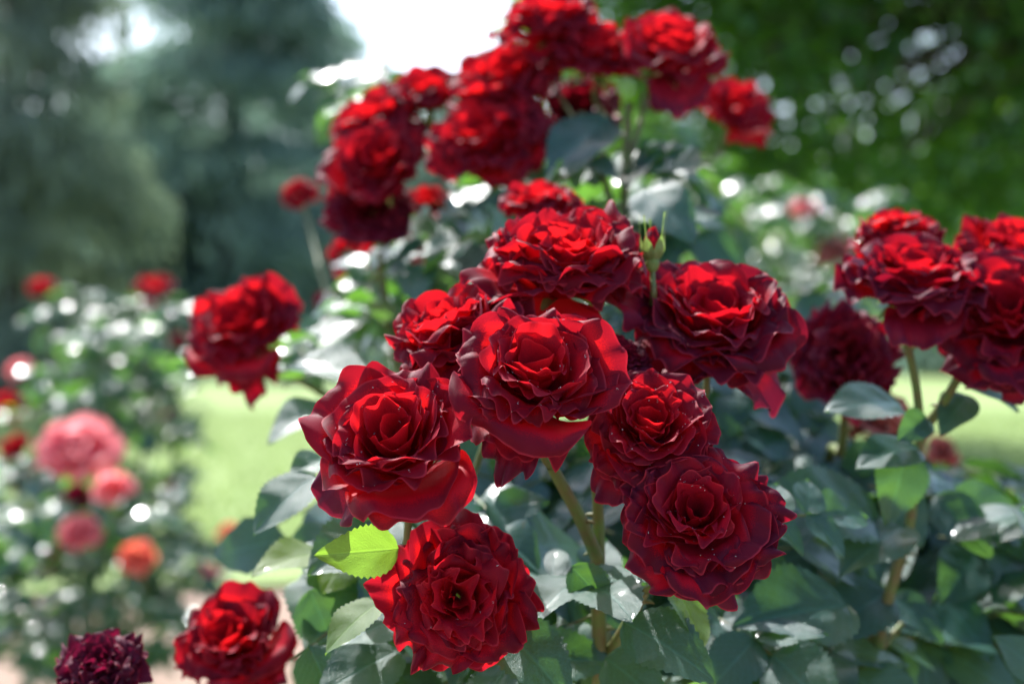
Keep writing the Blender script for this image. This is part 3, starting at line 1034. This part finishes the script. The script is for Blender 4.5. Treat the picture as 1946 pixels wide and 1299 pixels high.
# kinds of bloom
bloom('full', seed=207, n=32, openness=0.93, ruffle=1.1, chaos=0.95, hang=1, high=1.03, eye=(0.05, 0.1))
bloom('bowl', seed=33, n=26, openness=0.90, ruffle=1.0, chaos=1.0, hang=1, high=1.1)
bloom('small', seed=204, n=36, openness=0.95, ruffle=0.85, chaos=0.85, hang=1)
bloom('wide', seed=212, n=36, openness=1.0, ruffle=1.25, chaos=1.2, hang=1, eye=(-0.1, 0.15))
bloom('blown', seed=68, n=42, openness=1.0, ruffle=1.7, chaos=1.9, hang=0)
bloom('loose', seed=71, n=48, openness=0.97, ruffle=1.25, chaos=1.3, hang=1)
bloom('domed', seed=202, n=42, openness=0.97, ruffle=1.0, chaos=0.95, hang=2, high=0.97)
bloom('ball', seed=97, n=24, openness=0.85, ruffle=1.0, chaos=1.2, hang=0, high=1.15, res=(13, 11))
bloom('plain', seed=103, n=20, openness=1.0, ruffle=1.3, chaos=1.5, hang=2, res=(13, 11))
bloom('globe', seed=131, n=20, openness=0.72, ruffle=0.8, chaos=0.9, hang=0, high=1.1, res=(11, 9))
bloom('tiny', seed=111, n=14, openness=0.9, ruffle=1.2, chaos=1.4, hang=0, res=(9, 8))

# ---- the sharp roses
rose('sharp red rose in the very middle, open swirl, highest of the three in focus', 1018, 728, 0.795, 300, (0.03, 0.64, 0.77), 'full', 0.1, stem=(1048, 885, 0.855), dew=110)
rose('sharp red rose with broad rounded petals left of the middle one', 752, 848, 0.785, 302, (-0.10, 0.62, 0.78), 'bowl', -0.2, stem=(772, 1040, 0.86), dew=80)
rose('smaller sharp red rose touching the middle one on its right', 1236, 815, 0.805, 240, (-0.06, 0.62, 0.78), 'small', 0.0, stem=(1133, 905, 0.88), dew=90)
rose('deep red shaded rose with violet edges, lowest right of the sharp cluster', 1328, 988, 0.785, 268, (0.05, 0.45, 0.89), 'wide', 0.2, M_DEEP, stem=(1228, 1120, 0.86), dew=80)
rose('crumpled crimson rose facing the camera below the broad petalled one', 872, 1128, 0.80, 262, (0.05, 0.22, 0.97), 'blown', 0.0, stem=(870, 1230, 0.90), dew=25, sink=0.4)
rose('bright red rose just left of the pointed green bud', 1075, 505, 0.90, 285, (0.06, 0.88, 0.48), 'loose', 0.3, stem=(1190, 620, 1.22), dew=15)
rose('large dark red domed rose right of the bud', 1355, 618, 0.91, 298, (0.05, 0.80, 0.6), 'domed', 0.1, M_DEEP, stem=(1190, 660, 1.22), dew=12)
rose('bright red rose half hidden behind the middle and broad petalled roses', 862, 640, 0.875, 250, (-0.35, 0.80, 0.4), 'loose', -0.4, stem=(900, 900, 1.0))
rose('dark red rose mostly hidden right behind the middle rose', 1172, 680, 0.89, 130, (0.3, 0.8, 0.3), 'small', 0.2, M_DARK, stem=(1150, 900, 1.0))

# ---- right hand spray
rose('ruffled red rose on the bending cane at right, violet tipped', 1738, 540, 1.0, 250, (0.02, 0.90, 0.42), 'domed', 1.0, M_DEEP, stem=(1722, 640, 1.01), dew=8)
rose('small bright red rose peeping over the ruffled one at right', 1700, 445, 1.09, 145, (-0.1, 0.95, 0.2), 'loose', 5.0, stem=(1735, 660, 1.05))
rose('red rose cut by the right edge, uppermost there', 1925, 480, 1.08, 175, (0.1, 0.85, 0.4), 'loose', 1.8, stem=(1880, 680, 1.05))
rose('large dark red rose cut by the right edge, hanging purple petals', 1925, 610, 0.99, 265, (-0.25, 0.55, 0.75), 'wide', 0.3, M_DEEP, stem=(1832, 700, 1.0))
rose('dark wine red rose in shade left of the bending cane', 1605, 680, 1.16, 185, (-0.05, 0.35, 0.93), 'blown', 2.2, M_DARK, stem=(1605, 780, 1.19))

# ---- the tall spray at the top
T = [
    ('topmost red rose touching the upper edge of the picture', 1048, 45, 1.36, 150, (-0.05, 0.88, 0.45), 'loose', 0.5, None, (1150, 300, 1.33)),
    ('red rose between the topmost and the upper right end of the tall spray', 1135, 110, 1.34, 155, (0.0, 0.82, 0.57), 'small', 2.5, None, (1188, 260, 1.33)),
    ('bright red rose at the upper right end of the tall spray', 1272, 105, 1.33, 165, (0.12, 0.75, 0.62), 'bowl', 1.0, None, (1222, 200, 1.33)),
    ('dark red rose against the white sky, third from top', 968, 160, 1.37, 165, (-0.2, 0.75, 0.6), 'full', 4.0, None, (1105, 260, 1.33)),
    ('red rose lit on its left, below the one against the sky', 932, 262, 1.33, 180, (-0.25, 0.70, 0.66), 'wide', 2.0, None, (1100, 330, 1.32)),
    ('small bright red rose above the long red cluster, against pale leaves', 815, 185, 1.42, 125, (-0.1, 0.85, 0.5), 'bowl', 3.3, None, (830, 330, 1.42)),
    ('red rose at the top of the long cluster left of the tall spray', 712, 235, 1.42, 140, (-0.35, 0.75, 0.5), 'loose', 1.2, None, (740, 420, 1.42)),
    ('bright red rose in the middle of the long cluster', 722, 315, 1.38, 165, (-0.2, 0.62, 0.75), 'full', 5.1, None, (740, 450, 1.41)),
    ('dark red rose at the lower end of the long cluster', 705, 400, 1.42, 125, (-0.1, 0.35, 0.9), 'wide', 3.6, 'D', (730, 480, 1.42)),
    ('wine red rose blurred right of the tall spray, against the tree', 1390, 216, 1.55, 119 * 1.2, (0.15, 0.70, 0.68), 'ball', 1.0, None, (1230, 330, 1.4)),
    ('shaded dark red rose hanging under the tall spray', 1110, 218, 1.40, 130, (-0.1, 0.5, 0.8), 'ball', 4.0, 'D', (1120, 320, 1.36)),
    ('dark crimson rose tucked behind the bright rose beside the bud', 1028, 395, 1.12, 135, (-0.05, 0.9, 0.3), 'small', 3.0, None, (1060, 520, 1.15)),
    ('small red rose showing between the long cluster and the glinting leaves', 812, 392, 1.50, 85, (0.0, 0.8, 0.6), 'ball', 2.0, None, (830, 470, 1.5)),
    ('blurred crimson rose low behind the long cluster, at its left', 672, 488, 1.75, 95, (-0.2, 0.6, 0.75), 'ball', 0.3, None, (720, 600, 1.7)),
    ('blurred crimson rose low behind the long cluster, larger of the pair', 742, 492, 1.70, 125, (0.0, 0.6, 0.8), 'plain', 3.0, None, (740, 620, 1.7)),
    ('blurred dark wine rose below the crimson pair', 790, 540, 1.75, 75, (0.1, 0.4, 0.9), 'ball', 1.9, 'D', (770, 640, 1.7)),
    ('lone blurred red rose against the dark conifer', 570, 375, 2.1, 68, (-0.1, 0.6, 0.8), 'ball', 2.9, None, (640, 620, 1.9)),
    ('small blurred dark purple rose right of the lone nodding one', 625, 580, 2.1, 52, (-0.1, 0.4, 0.9), 'tiny', 0.9, 'P', (650, 700, 2.0)),
    ('nodding red rose alone at left above the bright lawn', 470, 630, 1.28, 212, (-0.30, 0.55, 0.78), 'full', 0.6, None, (535, 705, 1.36)),
]
for lab, x, y, d, px, ax, key, sp, m, st in T:
    rose(lab, x, y, d, px * (1.16 if px > 120 and px < 200 and d < 1.5 else 1.0), ax, key, sp, {'D': M_DARK, 'P': M_PURPLE, None: M_PETAL}[m], st, sepals=d < 1.45)

# ---- low left, near
rose('withered dark purple rose with dew at the bottom left', 192, 1272, 0.93, 155, (0.0, 0.75, 0.65), 'blown', 3.0, M_PURPLE, (205, 1420, 0.97), dew=110)
rose('blurred red rose at the bottom edge left of the crumpled one', 445, 1225, 1.06, 205, (-0.1, 0.72, 0.68), 'full', 1.4, None, (470, 1420, 1.1))

# ---- distant roses
far = [
    ('far red rose at the left, highest on its bush', 80, 550, 4.2, 58, (0, 0.8, 0.5), 'ball', M_PETAL),
    ('far red rose standing above the glinting bush, nearer the nodding rose', 294, 555, 4.1, 78, (0, 0.8, 0.5), 'ball', M_PETAL),
    ('tiny far red rose under a white glint', 152, 655, 4.1, 44, (0, 0.7, 0.6), 'tiny', M_PETAL),
    ('pale pink far rose by the left edge', 38, 705, 4.6, 52, (0, 0.7, 0.6), 'globe', M_PINK),
    ('far dark red rose at the left edge, upper of two', 14, 780, 3.7, 75, (0, 0.7, 0.6), 'ball', M_PETAL),
    ('far crimson rose at the left edge, lower of two', 28, 850, 3.7, 58, (0, 0.6, 0.7), 'tiny', M_PETAL),
    ('small far crimson rose left of the large pink one', 42, 915, 3.8, 48, (0, 0.6, 0.7), 'tiny', M_DARK),
    ('largest pink rose of the far bush', 155, 868, 3.1, 175, (0, 0.7, 0.7), 'globe', M_PINK),
    ('pink rose leaning on the largest pink one, lower right of it', 215, 925, 3.15, 75, (0.2, 0.5, 0.8), 'tiny', M_PINK),
    ('dark wine far rose under the largest pink one', 155, 945, 3.4, 55, (0, 0.4, 0.9), 'tiny', M_DARK),
    ('round pink rose below the largest pink one', 154, 1018, 3.2, 90, (0, 0.6, 0.8), 'globe', M_PINK),
    ('coral orange rose right of the round pink one', 262, 1065, 3.1, 85, (0.1, 0.6, 0.75), 'globe', M_CORAL),
    ('tiny coral rose by the soil at the bush edge', 435, 1015, 3.8, 40, (0.1, 0.6, 0.75), 'tiny', M_CORAL),
    ('tiny pink rose low beside the soil', 395, 1090, 3.6, 45, (0.1, 0.6, 0.75), 'tiny', M_PINK),
    ('tiny purple far rose below the round pink one', 90, 1065, 3.4, 45, (0, 0.5, 0.8), 'tiny', M_PURPLE),
    ('tiny purple far rose at the left edge', 8, 1085, 3.4, 40, (0, 0.5, 0.8), 'tiny', M_PURPLE),
    ('tiny crimson rose between the large pink one and the lawn', 322, 935, 3.8, 40, (0, 0.6, 0.8), 'tiny', M_DARK),
    ('dark purple spent rose beside the lawn on the glinting bush', 318, 800, 4.0, 45, (0, 0.6, 0.8), 'tiny', M_PURPLE),
    ('tiny wine red bloom in the top of the glinting bush', 212, 690, 4.1, 32, (0, 0.6, 0.8), 'tiny', M_DARK),
    ('tiny wine red bloom left of the nodding rose', 340, 650, 4.1, 34, (0, 0.6, 0.8), 'tiny', M_DARK),
    ('tiny wine red bloom below the highest glints', 275, 695, 4.1, 32, (0, 0.6, 0.8), 'tiny', M_DARK),
    ('far pink rose below the broadleaf tree', 1528, 402, 4.3, 56, (0, 0.7, 0.7), 'globe', M_PINK),
    ('pale faded pink rose right of the domed rose', 1588, 482, 4.2, 70, (0, 0.7, 0.7), 'ball', M_FADED),
    ('faded coral rose beside the bending cane', 1672, 800, 1.3, 125, (-0.2, 0.7, 0.7), 'plain', M_FADED),
    ('small faded coral rose against the shaded lawn', 1790, 862, 1.9, 65, (0, 0.6, 0.7), 'tiny', M_FADED),
]
for lab, x, y, d, px, ax, key, m in far:
    sp = (x * 13 % 628) / 100
    rose(lab, x, y, d, px, ax, key, sp, m, (x + 12, y + 190 / d * 1.2, d + 0.12), sepals=False)


# ---- the bud
def rose_bud(label, x, y, d, height_px, stem):
    h = height_px * K * d
    base = P(x, y, d)
    root = empty('rose_bud', base)
    tag(root, label, 'rose bud')
    rs = np.random.RandomState(3)
    # furled outer petals wrapped round the bud
    for k in range(3):
        nu, nv = 15, 15
        U, V = np.meshgrid(np.linspace(-1, 1, nu), np.linspace(0, 1, nv))
        a = k * 2.2 + U * 1.55
        r = h * (0.15 * np.sin(PI * np.clip(V * 0.80 + 0.12, 0, 1)) ** 0.8 + 0.012 * k + 0.018 * (U + 1) / 2)
        z = h * (0.05 + (0.62 - 0.05 * k) * V * (1 - 0.10 * U ** 4) + 0.01 * np.sin(4 * U + k))
        vs = np.stack([r * np.cos(a), r * np.sin(a), z], -1).reshape(-1, 3)
        obj('petal', mesh('petal', vs, grid_faces(nu, nv), np.stack([(U + 1) / 2, V], -1).reshape(-1, 2)), M_PETAL, root)
    v, f = lathe([(0.001, 0.66 * h), (0.05 * h, 0.62 * h), (0.10 * h, 0.45 * h), (0.12 * h, 0.2 * h), (0.09 * h, 0.03 * h)], 14)
    obj('heart', mesh('heart', v, f), M_PETAL, root)
    v, f = lathe([(0.09 * h, 0.06 * h), (0.125 * h, 0.02 * h), (0.14 * h, -0.06 * h), (0.11 * h, -0.15 * h), (0.05 * h, -0.21 * h), (0.025 * h, -0.23 * h)], 14)
    obj('hip', mesh('hip', v, f), M_SEPAL, root)
    for k, top in enumerate((1.0, 0.85, 0.93, 0.88, 0.95)):
        nu, nv = 7, 17
        U, V = np.meshgrid(np.linspace(-1, 1, nu), np.linspace(0, 1, nv))
        w = h * np.where(V < 0.5, 0.125 * np.sin(PI * (V * 1.5 + 0.25)), 0) + h * 0.011 * (1 - V) + h * 0.006
        w = np.maximum(w, h * 0.012 * (1.3 - V))
        w = np.where(V > 0.86, w + h * 0.012 * np.sin(PI * (V - 0.86) / 0.14), w)
        r = h * (0.12 + 0.12 * np.sin(PI / 2 * np.clip(V / 0.28, 0, 1)) + 0.22 * np.clip(V - 0.30, 0, 1) ** 1.2 * (0.6 + 0.4 * math.sin(k * 2.3)))
        z = h * (0.03 + (top - 0.03) * V)
        a0 = k * 2 * PI / 5 + 0.35
        rr = r - 0.25 * np.abs(U * w)
        lat = U * w
        vs = np.stack([rr * math.cos(a0) - lat * math.sin(a0), rr * math.sin(a0) + lat * math.cos(a0), z], -1).reshape(-1, 3)
        obj('sepal', mesh('sepal', vs, grid_faces(nu, nv)), M_SEPAL, root)
    tgt = P(*stem) - base
    pts = spline([Vector((0, 0, -0.22 * h)), Vector((0, 0, -0.8 * h)), tgt], 6)
    v, f = tube(pts, list(np.linspace(0.0018, 0.0028, len(pts))), 8)
    obj('stem', mesh('stem', v, f), M_STEM, root)


rose_bud('pointed red bud with long green sepals between the two upper roses', 1240, 496, 0.905, 98, (1215, 620, 1.0))
